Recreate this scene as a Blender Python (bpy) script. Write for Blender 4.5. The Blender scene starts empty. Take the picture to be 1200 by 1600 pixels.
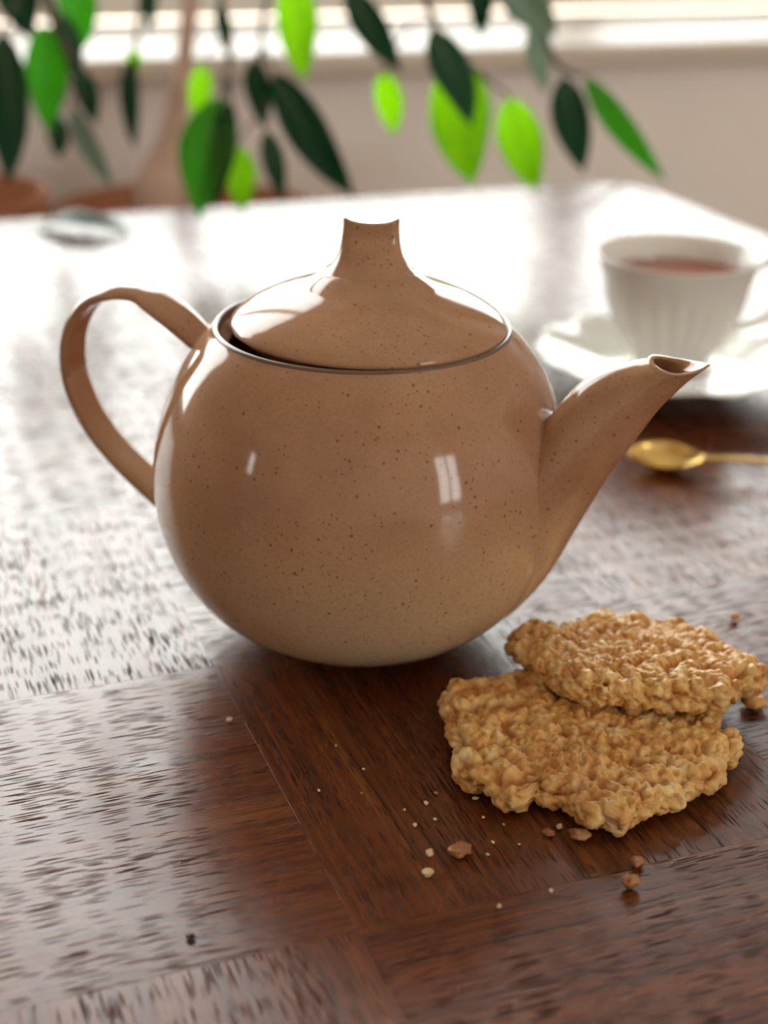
import bpy, bmesh, math, random
import numpy as np
from mathutils import Vector, Matrix, noise as mnoise

random.seed(7)
scene = bpy.context.scene
COL = scene.collection
R = math.radians

# ------------------------------------------------------------------ camera, world, lights, exposure
CAM_H, FPX = 0.295, 2400.0
TILT, ROLL = R(23.8), R(1.05)
YAW = R(20.9)                                  # the room and the table are turned by this about z
_f = Vector((0, math.cos(TILT), -math.sin(TILT)))
_x0 = Vector((1, 0, 0)); _u0 = _x0.cross(_f)
CX = _x0 * math.cos(ROLL) + _u0 * math.sin(ROLL)
CU = -_x0 * math.sin(ROLL) + _u0 * math.cos(ROLL)
CPOS = Vector((0, 0, CAM_H))
cam_data = bpy.data.cameras.new('camera')
cam = bpy.data.objects.new('camera', cam_data); COL.objects.link(cam)
m = Matrix((CX, CU, -_f)).transposed().to_4x4(); m.translation = CPOS
cam.matrix_world = m
cam_data.sensor_fit = 'VERTICAL'; cam_data.sensor_height = 24.0; cam_data.sensor_width = 18.0
cam_data.lens = 24.0 * FPX / 1600.0
cam_data.clip_start = 0.02; cam_data.clip_end = 100
cam_data.dof.use_dof = True
cam_data.dof.focus_distance = 0.512
cam_data.dof.aperture_fstop = 4.0
scene.camera = cam

world = bpy.data.worlds.new('sky'); scene.world = world
world.use_nodes = True
wn = world.node_tree.nodes; wl = world.node_tree.links; wn.clear()
wo = wn.new('ShaderNodeOutputWorld'); wb = wn.new('ShaderNodeBackground')
wg = wn.new('ShaderNodeValToRGB'); ws = wn.new('ShaderNodeSeparateXYZ'); wt = wn.new('ShaderNodeTexCoord')
wm = wn.new('ShaderNodeMapRange'); wm.inputs['From Min'].default_value = -0.1; wm.inputs['From Max'].default_value = 0.9
wl.new(wt.outputs['Generated'], ws.inputs[0]); wl.new(ws.outputs['Z'], wm.inputs['Value'])
wl.new(wm.outputs[0], wg.inputs[0]); wl.new(wg.outputs[0], wb.inputs['Color']); wl.new(wb.outputs[0], wo.inputs['Surface'])
wg.color_ramp.elements[0].color = (1.0, 0.97, 0.93, 1); wg.color_ramp.elements[1].color = (0.97, 0.98, 0.98, 1)
wb.inputs['Strength'].default_value = 5.5

scene.view_settings.view_transform = 'Standard'
scene.view_settings.look = 'None'
scene.view_settings.gamma = 1.0
scene.view_settings.use_curve_mapping = False
scene.view_settings.exposure = 0.95
cy = scene.cycles
cy.max_bounces = 10; cy.diffuse_bounces = 5; cy.glossy_bounces = 4; cy.transmission_bounces = 6; cy.transparent_max_bounces = 12
cy.caustics_reflective = False; cy.caustics_refractive = False
cy.use_denoising = True
cy.sample_clamp_indirect = 6.0

sun_d = bpy.data.lights.new('sun', 'SUN'); sun_d.energy = 3.4; sun_d.color = (1.0, 0.90, 0.74); sun_d.angle = R(0.8)
sun = bpy.data.objects.new('sun', sun_d); COL.objects.link(sun)
sun.rotation_euler = (R(-33), 0, YAW - R(8))         # high behind the window: it reaches the sill, the plant and the far end of the table only

# room frame: u along the window wall, v towards it
E1 = Vector((math.cos(YAW), math.sin(YAW), 0)); E2 = Vector((-math.sin(YAW), math.cos(YAW), 0))
def uv(u, v, z=0.0): return E1 * u + E2 * v + Vector((0, 0, z))
ROOM = Matrix.Rotation(YAW, 4, 'Z')
WT = 0.40                                      # the window wall is thick: a deep sill
U0, U1, V0, V1, ZF, ZC = -2.0, 2.5, -2.4, 1.62, -0.74, 1.72
W1 = (-1.0, 2.0, 0.083, 1.60)                  # window over the table: u0, u1, z0, z1
W2 = (1.35, 2.3, 0.05, 1.35)                   # window in the wall behind the camera
W3 = (0.08, 0.30, 0.30, 0.78)                    # narrow window in the left wall (v0, v1, z0, z1)

def portal(name, loc, rotm, sx, sy):
    L = bpy.data.lights.new(name, 'AREA'); L.shape = 'RECTANGLE'; L.size = sx; L.size_y = sy
    L.cycles.is_portal = True
    o = bpy.data.objects.new(name, L); COL.objects.link(o)
    o.matrix_world = Matrix.Translation(loc) @ rotm
    return o
# daylight portals only guide the sky sampling at the three window openings
portal('window_portal', uv((W1[0]+W1[1])/2, V1+WT+0.02, (W1[2]+W1[3])/2), ROOM @ Matrix.Rotation(R(-90), 4, 'X'), W1[1]-W1[0], W1[3]-W1[2])
portal('window_portal', uv((W2[0]+W2[1])/2, V0-0.26, (W2[2]+W2[3])/2), ROOM @ Matrix.Rotation(R(90), 4, 'X'), W2[1]-W2[0], W2[3]-W2[2])
portal('window_portal', uv(U0-0.26, (W3[0]+W3[1])/2, (W3[2]+W3[3])/2), ROOM @ Matrix.Rotation(R(90), 4, 'Z') @ Matrix.Rotation(R(90), 4, 'X') @ Matrix.Rotation(R(180), 4, 'Y') @ Matrix.Rotation(R(180), 4, 'Z'), W3[1]-W3[0], W3[3]-W3[2])

# ------------------------------------------------------------------ helpers
def ray(x, y):
    return _f * FPX + CX * (x - 600) + CU * (800 - y)
def on_z(x, y, z):
    d = ray(x, y); return CPOS + d * ((z - CAM_H) / d.z)
def at_d(x, y, depth):
    return CPOS + ray(x, y) * (depth / FPX)

def new_mat(name):
    mt = bpy.data.materials.new(name); mt.use_nodes = True
    nt = mt.node_tree; b = nt.nodes['Principled BSDF']
    return mt, nt, b
def N(nt, kind, **kw):
    n = nt.nodes.new(kind)
    for k, v in kw.items():
        if hasattr(n, k): setattr(n, k, v)
        else: n.inputs[k].default_value = v
    return n
def ramp(nt, stops):
    n = nt.nodes.new('ShaderNodeValToRGB'); e = n.color_ramp.elements
    while len(e) < len(stops): e.new(0.5)
    for el, (p, c) in zip(e, stops):
        el.position = p; el.color = (*c, 1) if len(c) == 3 else c
    return n
def mix(nt, fac, a, b, blend='MIX'):
    n = nt.nodes.new('ShaderNodeMix'); n.data_type = 'RGBA'; n.blend_type = blend
    for s, v in ((0, fac), (6, a), (7, b)):
        if hasattr(v, 'is_output'): nt.links.new(v, n.inputs[s])
        elif s == 0: n.inputs[0].default_value = v
        else: n.inputs[s].default_value = (*v, 1)
    return n.outputs[2]
def mapping(nt, scale, rnd=False, coord='Object', rot=(0, 0, 0)):
    tc = nt.nodes.new('ShaderNodeTexCoord'); src = tc.outputs[coord]
    if rnd:
        oi = nt.nodes.new('ShaderNodeObjectInfo'); mu = N(nt, 'ShaderNodeVectorMath', operation='SCALE')
        cb = nt.nodes.new('ShaderNodeCombineXYZ')
        for k in range(3): nt.links.new(oi.outputs['Random'], cb.inputs[k])
        nt.links.new(cb.outputs[0], mu.inputs[0]); mu.inputs['Scale'].default_value = 37.0
        ad = N(nt, 'ShaderNodeVectorMath', operation='ADD'); nt.links.new(src, ad.inputs[0]); nt.links.new(mu.outputs[0], ad.inputs[1])
        src = ad.outputs[0]
    mp = nt.nodes.new('ShaderNodeMapping'); mp.inputs['Scale'].default_value = scale; mp.inputs['Rotation'].default_value = rot
    nt.links.new(src, mp.inputs['Vector'])
    return mp.outputs[0]
def noise(nt, vec, scale=1.0, detail=2.0, rough=0.5, distort=0.0):
    n = N(nt, 'ShaderNodeTexNoise', Scale=scale, Detail=detail, Roughness=rough, Distortion=distort)
    nt.links.new(vec, n.inputs['Vector']); return n.outputs['Fac']
def mth(nt, op, a, b=None, clamp=False):
    n = N(nt, 'ShaderNodeMath', operation=op, use_clamp=clamp)
    for k, v in ((0, a), (1, b)):
        if v is None: continue
        if hasattr(v, 'is_output'): nt.links.new(v, n.inputs[k])
        else: n.inputs[k].default_value = v
    return n.outputs[0]
def bump(nt, b, h, strength, dist):
    n = N(nt, 'ShaderNodeBump', Strength=strength, Distance=dist)
    nt.links.new(h, n.inputs['Height']); nt.links.new(n.outputs[0], b.inputs['Normal'])

def obj_from(name, verts, faces, material=None, parent=None, smooth=True, mat_ids=None):
    me = bpy.data.meshes.new(name); me.from_pydata([tuple(v) for v in verts], [], [tuple(f) for f in faces]); me.validate()
    bm = bmesh.new(); bm.from_mesh(me); bmesh.ops.recalc_face_normals(bm, faces=bm.faces); bm.to_mesh(me); bm.free()
    if smooth: me.polygons.foreach_set('use_smooth', [True] * len(me.polygons))
    o = bpy.data.objects.new(name, me); COL.objects.link(o)
    if material: me.materials.append(material)
    if parent: o.parent = parent
    return o
def tag(o, label=None, cat=None, group=None, kind=None):
    if label: o['label'] = label
    if cat: o['category'] = cat
    if group: o['group'] = group
    if kind: o['kind'] = kind
    return o
def empty(name, loc, rz=0.0):
    o = bpy.data.objects.new(name, None); COL.objects.link(o); o.location = loc; o.rotation_euler = (0, 0, rz)
    o.empty_display_size = 0.02
    return o
def sharp_by_angle(o, deg=35):
    me = o.data; bm = bmesh.new(); bm.from_mesh(me)
    for e in bm.edges:
        if len(e.link_faces) == 2 and e.calc_face_angle(0) > R(deg): e.smooth = False
    bm.to_mesh(me); bm.free()

def box_geo(x0, x1, y0, y1, z0, z1):
    v = [(x, y, z) for z in (z0, z1) for y in (y0, y1) for x in (x0, x1)]
    f = [(0, 2, 3, 1), (4, 5, 7, 6), (0, 1, 5, 4), (2, 6, 7, 3), (0, 4, 6, 2), (1, 3, 7, 5)]
    return v, f
def merge(*geos):
    V, F = [], []
    for v, f in geos:
        k = len(V); V += list(v); F += [tuple(i + k for i in q) for q in f]
    return V, F
def bevel(o, w, seg=2):
    md = o.modifiers.new('bevel', 'BEVEL'); md.width = w; md.segments = seg; md.limit_method = 'ANGLE'
    return o
def rings_geo(rings, close_start=False, close_end=False):
    n = len(rings[0]); V = [p for r in rings for p in r]; F = []
    for i in range(len(rings) - 1):
        for j in range(n):
            k = (j + 1) % n
            F.append((i*n+j, i*n+k, (i+1)*n+k, (i+1)*n+j))
    if close_start: F.append(tuple(range(n))[::-1])
    if close_end: F.append(tuple((len(rings)-1)*n + j for j in range(n)))
    return V, F
def revolve_geo(prof, n=96, fn=None):
    rings = []
    for r, z in prof:
        ring = []
        for j in range(n):
            a = 2 * math.pi * j / n
            p = (r * math.cos(a), r * math.sin(a), z)
            ring.append(fn(p, a, r, z) if fn else p)
        rings.append(ring)
    return rings_geo(rings, prof[0][0] > 1e-9, prof[-1][0] > 1e-9)
def spline(pts, n):
    """Catmull-Rom through tuples of any length."""
    P = np.array(pts, float); m_ = len(P); out = []
    P = np.vstack([2*P[0]-P[1], P, 2*P[-1]-P[-2]])
    for t in np.linspace(0, m_ - 1, n):
        i = min(int(t), m_ - 2); s = t - i; a, b, c, d = P[i:i+4]
        out.append(0.5*((2*b) + (-a+c)*s + (2*a-5*b+4*c-d)*s*s + (-a+3*b-3*c+d)*s**3))
    return np.array(out)
def tube_geo(path, radii, n=10, caps=True):
    P = [Vector(p) for p in path]; rings = []; up = Vector((0.3, 0.2, 0.9)).normalized()
    for i, p in enumerate(P):
        t = (P[min(i+1, len(P)-1)] - P[max(i-1, 0)]).normalized()
        a = t.cross(up)
        if a.length < 1e-4: a = t.cross(Vector((1, 0, 0)))
        a.normalize(); b = t.cross(a); up = a.cross(t) if a.cross(t).length > 0.1 else up
        r = radii[i] if hasattr(radii, '__len__') else radii
        rings.append([p + a*(r*math.cos(2*math.pi*j/n)) + b*(r*math.sin(2*math.pi*j/n)) for j in range(n)])
    return rings_geo(rings, caps, caps)

# ------------------------------------------------------------------ materials
def plain(name, col, rough=0.6, spec=0.5, var=0.06, scale=6.0):
    mt, nt, b = new_mat(name)
    f = noise(nt, mapping(nt, (scale,)*3), 1.0, 3)
    c = mix(nt, f, tuple(x*(1-var) for x in col), tuple(min(1, x*(1+var)) for x in col))
    nt.links.new(c, b.inputs['Base Color']); b.inputs['Roughness'].default_value = rough
    b.inputs['Specular IOR Level'].default_value = spec
    return mt

def wood_mat(name, dark, mid, light, rough=0.27):
    mt, nt, b = new_mat(name)
    bands = noise(nt, mapping(nt, (4, 70, 60), True), 1.0, 4, 0.6, 0.4)
    fine = noise(nt, mapping(nt, (14, 1350, 300), True), 1.0, 2, 0.6)
    big = noise(nt, mapping(nt, (3, 9, 9), True), 1.0, 2)
    patch = noise(nt, mapping(nt, (12, 50, 40), True), 1.0, 2)
    c = ramp_out(nt, bands, [(0.28, dark), (0.55, mid), (0.8, light)])
    c = mix(nt, mth(nt, 'MULTIPLY', mth(nt, 'SUBTRACT', fine, 0.36, True), 1.9), c, tuple(x*0.30 for x in dark))
    midg = noise(nt, mapping(nt, (8, 430, 300), True), 1.0, 2, 0.55)
    c = mix(nt, mth(nt, 'MULTIPLY', mth(nt, 'SUBTRACT', midg, 0.47, True), 4.5, True), c, tuple(x*0.28 for x in dark))
    pm = None
    for sc, rad, cut in (((44, 680, 1), 0.25, 0.43), ((27, 430, 1), 0.19, 0.60), ((75, 1000, 1), 0.27, 0.38)):      # open pores: short dark slits along the grain
        vo = N(nt, 'ShaderNodeTexVoronoi', voronoi_dimensions='2D', Scale=1.0, Randomness=1.0)
        nt.links.new(mapping(nt, sc, True), vo.inputs['Vector'])
        sel = nt.nodes.new('ShaderNodeSeparateColor'); nt.links.new(vo.outputs['Color'], sel.inputs[0])
        pick = mth(nt, 'MULTIPLY', mth(nt, 'SUBTRACT', mth(nt, 'ADD', sel.outputs[0], mth(nt, 'MULTIPLY', mth(nt, 'SUBTRACT', patch, 0.5), 1.4)), cut), 3.0, True)
        q = mth(nt, 'MULTIPLY', mth(nt, 'MULTIPLY', mth(nt, 'SUBTRACT', rad, vo.outputs['Distance']), 12.0, True), pick)
        pm = q if pm is None else mth(nt, 'MAXIMUM', pm, q)
    c = mix(nt, pm, c, (0.010, 0.004, 0.002))
    c = mix(nt, mth(nt, 'MULTIPLY', big, 0.3), c, tuple(x*0.8 for x in dark))
    oi = nt.nodes.new('ShaderNodeObjectInfo')
    c = mix(nt, mth(nt, 'MULTIPLY', oi.outputs['Random'], 0.35), c, tuple(x*0.6 for x in mid))
    nt.links.new(c, b.inputs['Base Color'])
    smooth_v = noise(nt, mapping(nt, (22, 60, 30), True), 1.0, 3)
    rg = mth(nt, 'ADD', mth(nt, 'MULTIPLY', smooth_v, 0.14), rough - 0.07)
    rg = mth(nt, 'ADD', rg, mth(nt, 'MULTIPLY', pm, 0.5))
    nt.links.new(rg, b.inputs['Roughness'])
    b.inputs['IOR'].default_value = 1.52
    nt.links.new(mth(nt, 'SUBTRACT', 0.5, mth(nt, 'MULTIPLY', pm, 0.46)), b.inputs['Specular IOR Level'])
    wav = noise(nt, mapping(nt, (16, 90, 30), True), 1.0, 2)
    h = mth(nt, 'SUBTRACT', mth(nt, 'ADD', mth(nt, 'MULTIPLY', fine, 0.28), mth(nt, 'MULTIPLY', midg, 0.45)), mth(nt, 'MULTIPLY', pm, 0.8))
    bump(nt, b, h, 0.26, 0.00018)
    return mt
def ramp_out(nt, fac, stops):
    r = ramp(nt, stops); nt.links.new(fac, r.inputs[0]); return r.outputs[0]

M = {}
M['wood'] = wood_mat('veneer', (0.080, 0.011, 0.002), (0.20, 0.050, 0.011), (0.34, 0.125, 0.040))
M['wood_edge'] = wood_mat('edge_wood', (0.11, 0.03, 0.012), (0.20, 0.065, 0.026), (0.28, 0.11, 0.05))
M['groove'] = plain('dark_core', (0.02, 0.008, 0.005), 0.7, 0.2)

def glaze_mat():
    mt, nt, b = new_mat('speckled_glaze')
    v = mapping(nt, (1, 1, 1))
    cloud = noise(nt, v, 28.0, 4, 0.6)
    c = ramp_out(nt, cloud, [(0.3, (0.350, 0.175, 0.095)), (0.55, (0.410, 0.215, 0.120)), (0.8, (0.445, 0.250, 0.142))])
    sp = nt.nodes.new('ShaderNodeSeparateXYZ'); nt.links.new(v, sp.inputs[0])
    low = N(nt, 'ShaderNodeMapRange'); nt.links.new(sp.outputs['Z'], low.inputs['Value'])
    low.inputs['From Min'].default_value = 0.085; low.inputs['From Max'].default_value = 0.0
    c = mix(nt, low.outputs[0], c, (0.66, 0.50, 0.31))          # paler, greener glaze towards the foot, lightened further to paint in bounced light
    grain = noise(nt, v, 900.0, 2)
    c = mix(nt, mth(nt, 'MULTIPLY', mth(nt, 'SUBTRACT', grain, 0.45, True), 0.9), c, (0.17, 0.10, 0.06))
    for sc, rad, amt in ((250.0, 0.19, 0.62), (430.0, 0.22, 0.5)):
        vo = N(nt, 'ShaderNodeTexVoronoi', Scale=sc, Randomness=1.0); nt.links.new(v, vo.inputs['Vector'])
        dot = mth(nt, 'MULTIPLY', mth(nt, 'SUBTRACT', rad, vo.outputs['Distance']), 14.0, True)
        sel = nt.nodes.new('ShaderNodeSeparateColor'); nt.links.new(vo.outputs['Color'], sel.inputs[0])
        cl = noise(nt, v, 24.0, 2)
        pick = mth(nt, 'GREATER_THAN', mth(nt, 'ADD', sel.outputs[0], mth(nt, 'MULTIPLY', cl, 1.1)), 1.22)
        c = mix(nt, mth(nt, 'MULTIPLY', mth(nt, 'MULTIPLY', dot, pick), amt), c, (0.09, 0.045, 0.022))
    nt.links.new(c, b.inputs['Base Color'])
    b.inputs['Roughness'].default_value = 0.09; b.inputs['IOR'].default_value = 1.47
    bump(nt, b, noise(nt, v, 42.0, 2), 0.25, 0.0006)
    return mt
M['glaze'] = glaze_mat()
M['rim'] = plain('worn_rim_glaze', (0.14, 0.08, 0.05), 0.28, 0.4, 0.1, 60)

def porcelain():
    mt, nt, b = new_mat('white_porcelain')
    f = noise(nt, mapping(nt, (20,)*3), 1.0, 2)
    nt.links.new(mix(nt, f, (0.76, 0.74, 0.70), (0.80, 0.78, 0.74)), b.inputs['Base Color'])
    b.inputs['Roughness'].default_value = 0.12
    return mt
M['china'] = porcelain()
def tea_mat():
    mt, nt, b = new_mat('black_tea')
    f = noise(nt, mapping(nt, (30,)*3), 1.0, 2)
    nt.links.new(mix(nt, f, (0.30, 0.040, 0.012), (0.34, 0.05, 0.016)), b.inputs['Base Color'])
    b.inputs['Roughness'].default_value = 0.08; b.inputs['IOR'].default_value = 1.33; b.inputs['Specular IOR Level'].default_value = 0.3
    return mt
M['tea'] = tea_mat()
def gold():
    mt, nt, b = new_mat('brushed_gold')
    f = noise(nt, mapping(nt, (40,)*3), 1.0, 2)
    nt.links.new(mix(nt, f, (0.72, 0.48, 0.16), (0.80, 0.56, 0.22)), b.inputs['Base Color'])
    b.inputs['Metallic'].default_value = 1.0; b.inputs['Roughness'].default_value = 0.22
    return mt
M['gold'] = gold()

def oat(name, base, toast, pale, flakes=False):
    mt, nt, b = new_mat(name)
    v = mapping(nt, (1, 1, 1), True)
    a = noise(nt, v, 120.0, 4, 0.65); d = noise(nt, v, 26.0, 3)
    c = ramp_out(nt, a, [(0.32, toast), (0.5, base), (0.72, pale)])
    c = mix(nt, mth(nt, 'MULTIPLY', mth(nt, 'SUBTRACT', d, 0.42, True), 2.2), c, toast)
    vo = N(nt, 'ShaderNodeTexVoronoi', Scale=260.0); nt.links.new(v, vo.inputs['Vector'])
    c = mix(nt, mth(nt, 'MULTIPLY', vo.outputs['Distance'], 0.35), c, tuple(x*0.6 for x in toast))
    if flakes:
        at = nt.nodes.new('ShaderNodeAttribute'); at.attribute_name = 'oat'
        k = ramp_out(nt, at.outputs['Fac'], [(0.25, (1, 1, 1)), (0.62, (0.25, 0.25, 0.25)), (0.85, (0, 0, 0))])
        c = mix(nt, mth(nt, 'MULTIPLY', k, 0.75), c, toast)
    nt.links.new(c, b.inputs['Base Color'])
    b.inputs['Roughness'].default_value = 0.36; b.inputs['Specular IOR Level'].default_value = 0.4
    b.inputs['Subsurface Weight'].default_value = 0.0; b.inputs['Subsurface Radius'].default_value = (0.004, 0.002, 0.001)
    b.inputs['Subsurface Scale'].default_value = 0.4
    bump(nt, b, noise(nt, v, 1300.0, 3), 0.5, 0.0003)
    return mt
M['oat'] = oat('oat_crumb', (0.90, 0.56, 0.19), (0.50, 0.18, 0.035), (0.98, 0.82, 0.46), True)
M['oat_plain'] = oat('plain_oat_crumb', (0.86, 0.50, 0.15), (0.56, 0.22, 0.05), (0.96, 0.76, 0.38))
M['oat_pale'] = oat('pale_crumb', (0.80, 0.62, 0.36), (0.62, 0.38, 0.15), (0.86, 0.72, 0.48))
M['oat_brown'] = oat('toasted_crumb', (0.42, 0.18, 0.07), (0.26, 0.09, 0.03), (0.55, 0.30, 0.13))
M['burnt'] = plain('burnt_crumb', (0.03, 0.012, 0.008), 0.6)

def leaf_mat(name, front, back, trans, tw):
    mt = bpy.data.materials.new(name); mt.use_nodes = True; nt = mt.node_tree; nt.nodes.clear()
    out = nt.nodes.new('ShaderNodeOutputMaterial')
    p = nt.nodes.new('ShaderNodeBsdfPrincipled'); tr = nt.nodes.new('ShaderNodeBsdfTranslucent'); ms = nt.nodes.new('ShaderNodeMixShader')
    v = mapping(nt, (1, 1, 1), True)
    f = noise(nt, v, 60.0, 3)
    nt.links.new(mix(nt, f, front, back), p.inputs['Base Color'])
    p.inputs['Roughness'].default_value = 0.38; p.inputs['Specular IOR Level'].default_value = 0.35
    nt.links.new(mix(nt, f, trans, tuple(x*0.8 for x in trans)), tr.inputs['Color'])
    ms.inputs[0].default_value = tw
    nt.links.new(p.outputs[0], ms.inputs[1]); nt.links.new(tr.outputs[0], ms.inputs[2]); nt.links.new(ms.outputs[0], out.inputs['Surface'])
    return mt
M['leaf_backlit'] = leaf_mat('backlit_leaf', (0.10, 0.32, 0.03), (0.13, 0.38, 0.04), (0.60, 0.98, 0.05), 0.80)  # bright leaves: backlight from the window is put into the colours
M['leaf_mid'] = leaf_mat('mid_leaf', (0.05, 0.15, 0.03), (0.07, 0.19, 0.04), (0.22, 0.66, 0.04), 0.6)
M['leaf_dark'] = leaf_mat('dark_leaf', (0.004, 0.060, 0.022), (0.008, 0.080, 0.03), (0.01, 0.14, 0.03), 0.3)
M['leaf_sheen'] = leaf_mat('sheen_leaf', (0.26, 0.36, 0.30), (0.30, 0.40, 0.33), (0.35, 0.5, 0.35), 0.35)  # sky reflection on glossy leaves, put into a pale colour
M['vein'] = plain('leaf_midrib', (0.30, 0.38, 0.20), 0.5)
M['bark'] = plain('grey_bark', (0.66, 0.46, 0.38), 0.8, 0.3, 0.25, 40)
M['twig'] = plain('brown_twig', (0.10, 0.075, 0.05), 0.7, 0.3, 0.3, 60)
M['terracotta'] = plain('terracotta', (0.48, 0.20, 0.11), 0.8, 0.3, 0.15, 20)
M['soil'] = plain('soil', (0.05, 0.035, 0.025), 0.95, 0.1, 0.4, 80)

M['wall'] = plain('pinkish_plaster', (0.90, 0.83, 0.81), 0.9, 0.2, 0.03, 3)
M['room'] = plain('light_plaster', (0.90, 0.84, 0.79), 0.9, 0.2, 0.03, 3)
M['ceil'] = plain('white_ceiling', (0.90, 0.88, 0.84), 0.9, 0.2, 0.02, 3)
M['white'] = plain('white_gloss_paint', (0.80, 0.76, 0.70), 0.3, 0.5, 0.02, 4)
M['sill'] = plain('stone_sill', (0.66, 0.57, 0.50), 0.45, 0.5, 0.05, 10)
M['floor'] = plain('oak_floor', (0.42, 0.28, 0.17), 0.4, 0.5, 0.2, 8)
M['ground'] = plain('pale_paving', (0.62, 0.58, 0.50), 0.9, 0.2, 0.15, 2)
def pane_mat():
    mt = bpy.data.materials.new('window_glass'); mt.use_nodes = True; nt = mt.node_tree; nt.nodes.clear()
    out = nt.nodes.new('ShaderNodeOutputMaterial'); t = nt.nodes.new('ShaderNodeBsdfTransparent'); g = nt.nodes.new('ShaderNodeBsdfGlossy')
    g.inputs['Roughness'].default_value = 0.02; fr = nt.nodes.new('ShaderNodeFresnel'); fr.inputs['IOR'].default_value = 1.45
    t.inputs['Color'].default_value = (0.96, 0.98, 0.97, 1)
    ms = nt.nodes.new('ShaderNodeMixShader'); nt.links.new(fr.outputs[0], ms.inputs[0]); nt.links.new(t.outputs[0], ms.inputs[1]); nt.links.new(g.outputs[0], ms.inputs[2])
    nt.links.new(ms.outputs[0], out.inputs['Surface']); return mt
M['pane'] = pane_mat()

# ------------------------------------------------------------------ room shell
def struct(name, geo, mat, label=None, cat=None):
    o = obj_from(name, *geo, M[mat], smooth=False); o.rotation_euler = (0, 0, YAW); tag(o, label, cat, kind='structure'); return o
T = 0.22
def wall_with_hole(a0, a1, hole, along_u, p0, p1):
    h0, h1, z0, z1 = hole
    parts = [(a0, h0, ZF, ZC), (h1, a1, ZF, ZC), (h0, h1, ZF, z0), (h0, h1, z1, ZC)]
    return merge(*[box_geo(b0, b1, p0, p1, c, d) if along_u else box_geo(p0, p1, b0, b1, c, d) for b0, b1, c, d in parts])
struct('floor', box_geo(U0-T, U1+T, V0-T, V1+WT, ZF-0.1, ZF), 'floor', 'brown wooden floor under the table', 'floor')
struct('ceiling', box_geo(U0-T, U1+T, V0-T, V1+WT, ZC, ZC+0.1), 'ceil', 'white ceiling of the room', 'ceiling')
struct('wall_back', wall_with_hole(U0, U1, (W1[0], W1[1], W1[2]-0.03, W1[3]), True, V1, V1+WT), 'wall', 'pinkish beige wall under the bright window', 'wall')
struct('wall_front', wall_with_hole(U0, U1, W2, True, V0-T, V0), 'room', 'pale wall behind the camera', 'wall')
struct('wall_left', wall_with_hole(V0-T, V1+T, W3, False, U0-T, U0), 'room', 'pale wall on the left of the room', 'wall')
struct('wall_right', box_geo(U1, U1+T, V0-T, V1+T, ZF, ZC), 'room', 'pale wall on the right of the room', 'wall')
g = struct('ground', box_geo(-14, 16, -14, 16, ZF-0.4, ZF-0.3), 'ground', 'pale paved ground outside the window', 'ground')

def window(name, hole, along_u, p, label, mull):
    h0, h1, z0, z1 = hole
    r = empty(name, (0, 0, 0), YAW); tag(r, label, 'window', kind='structure')
    w, d = 0.055, 0.03
    bars = [(h0, h1, z0, z0+w), (h0, h1, z1-w, z1), (h0, h0+w, z0+w, z1-w), (h1-w, h1, z0+w, z1-w)]
    bars += [(h0+(h1-h0)*k-w/2, h0+(h1-h0)*k+w/2, z0+w, z1-w) for k in mull]
    for a, b, c, e in bars:
        gg = box_geo(a, b, p-d, p+d, c, e) if along_u else box_geo(p-d, p+d, a, b, c, e)
        bevel(obj_from('window_frame', *gg, M['white'], r, smooth=False), 0.006)
    ks = [0] + list(mull) + [1]
    for k0, k1 in zip(ks, ks[1:]):
        a, b = h0+(h1-h0)*k0+0.026, h0+(h1-h0)*k1-0.026
        gg = box_geo(a, b, p-0.002, p+0.002, z0+w-0.004, z1-w+0.004) if along_u else box_geo(p-0.002, p+0.002, a, b, z0+w-0.004, z1-w+0.004)
        obj_from('pane', *gg, M['pane'], r, smooth=False)
    return r
w1 = window('window_1', W1, True, V1+0.34, 'bright white framed window above the pinkish wall', (0.34, 0.67))
window('window_2', W2, True, V0-0.10, 'window in the wall behind the camera', (0.5,))
window('window_3', W3, False, U0-0.10, 'narrow window in the left wall', ())
sill = obj_from('window_sill', *box_geo(W1[0], W1[1], V1-0.028, V1+0.308, W1[2]-0.026, W1[2]), M['sill'], w1, smooth=False); bevel(sill, 0.007, 3)

# ------------------------------------------------------------------ table
A = 0.1655; PU, PV = 0.1247, 0.507            # panel size and the panel corner left of the pot
TU0, TU1, TV0, TV1 = PU-2*A, PU+3*A, PV-5*A, PV+4*A
BW = 0.112; TH = 0.0035
table = empty('table', uv(PU, PV, ZF), YAW)
tag(table, 'dark glossy wooden table with square parquet veneer panels', 'table')
def tb(name, geo, mat, parent=None, smooth=False):   # geometry given in room u, v, z
    v, f = geo; v = [(x-PU, y-PV, z-ZF) for x, y, z in v]
    return obj_from(name, v, f, M[mat], parent or table, smooth)
top = tb('tabletop', box_geo(TU0-BW+0.02, TU1+BW-0.02, TV0-BW+0.02, TV1+BW-0.02, -0.028, -TH-0.0002), 'groove')
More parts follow.
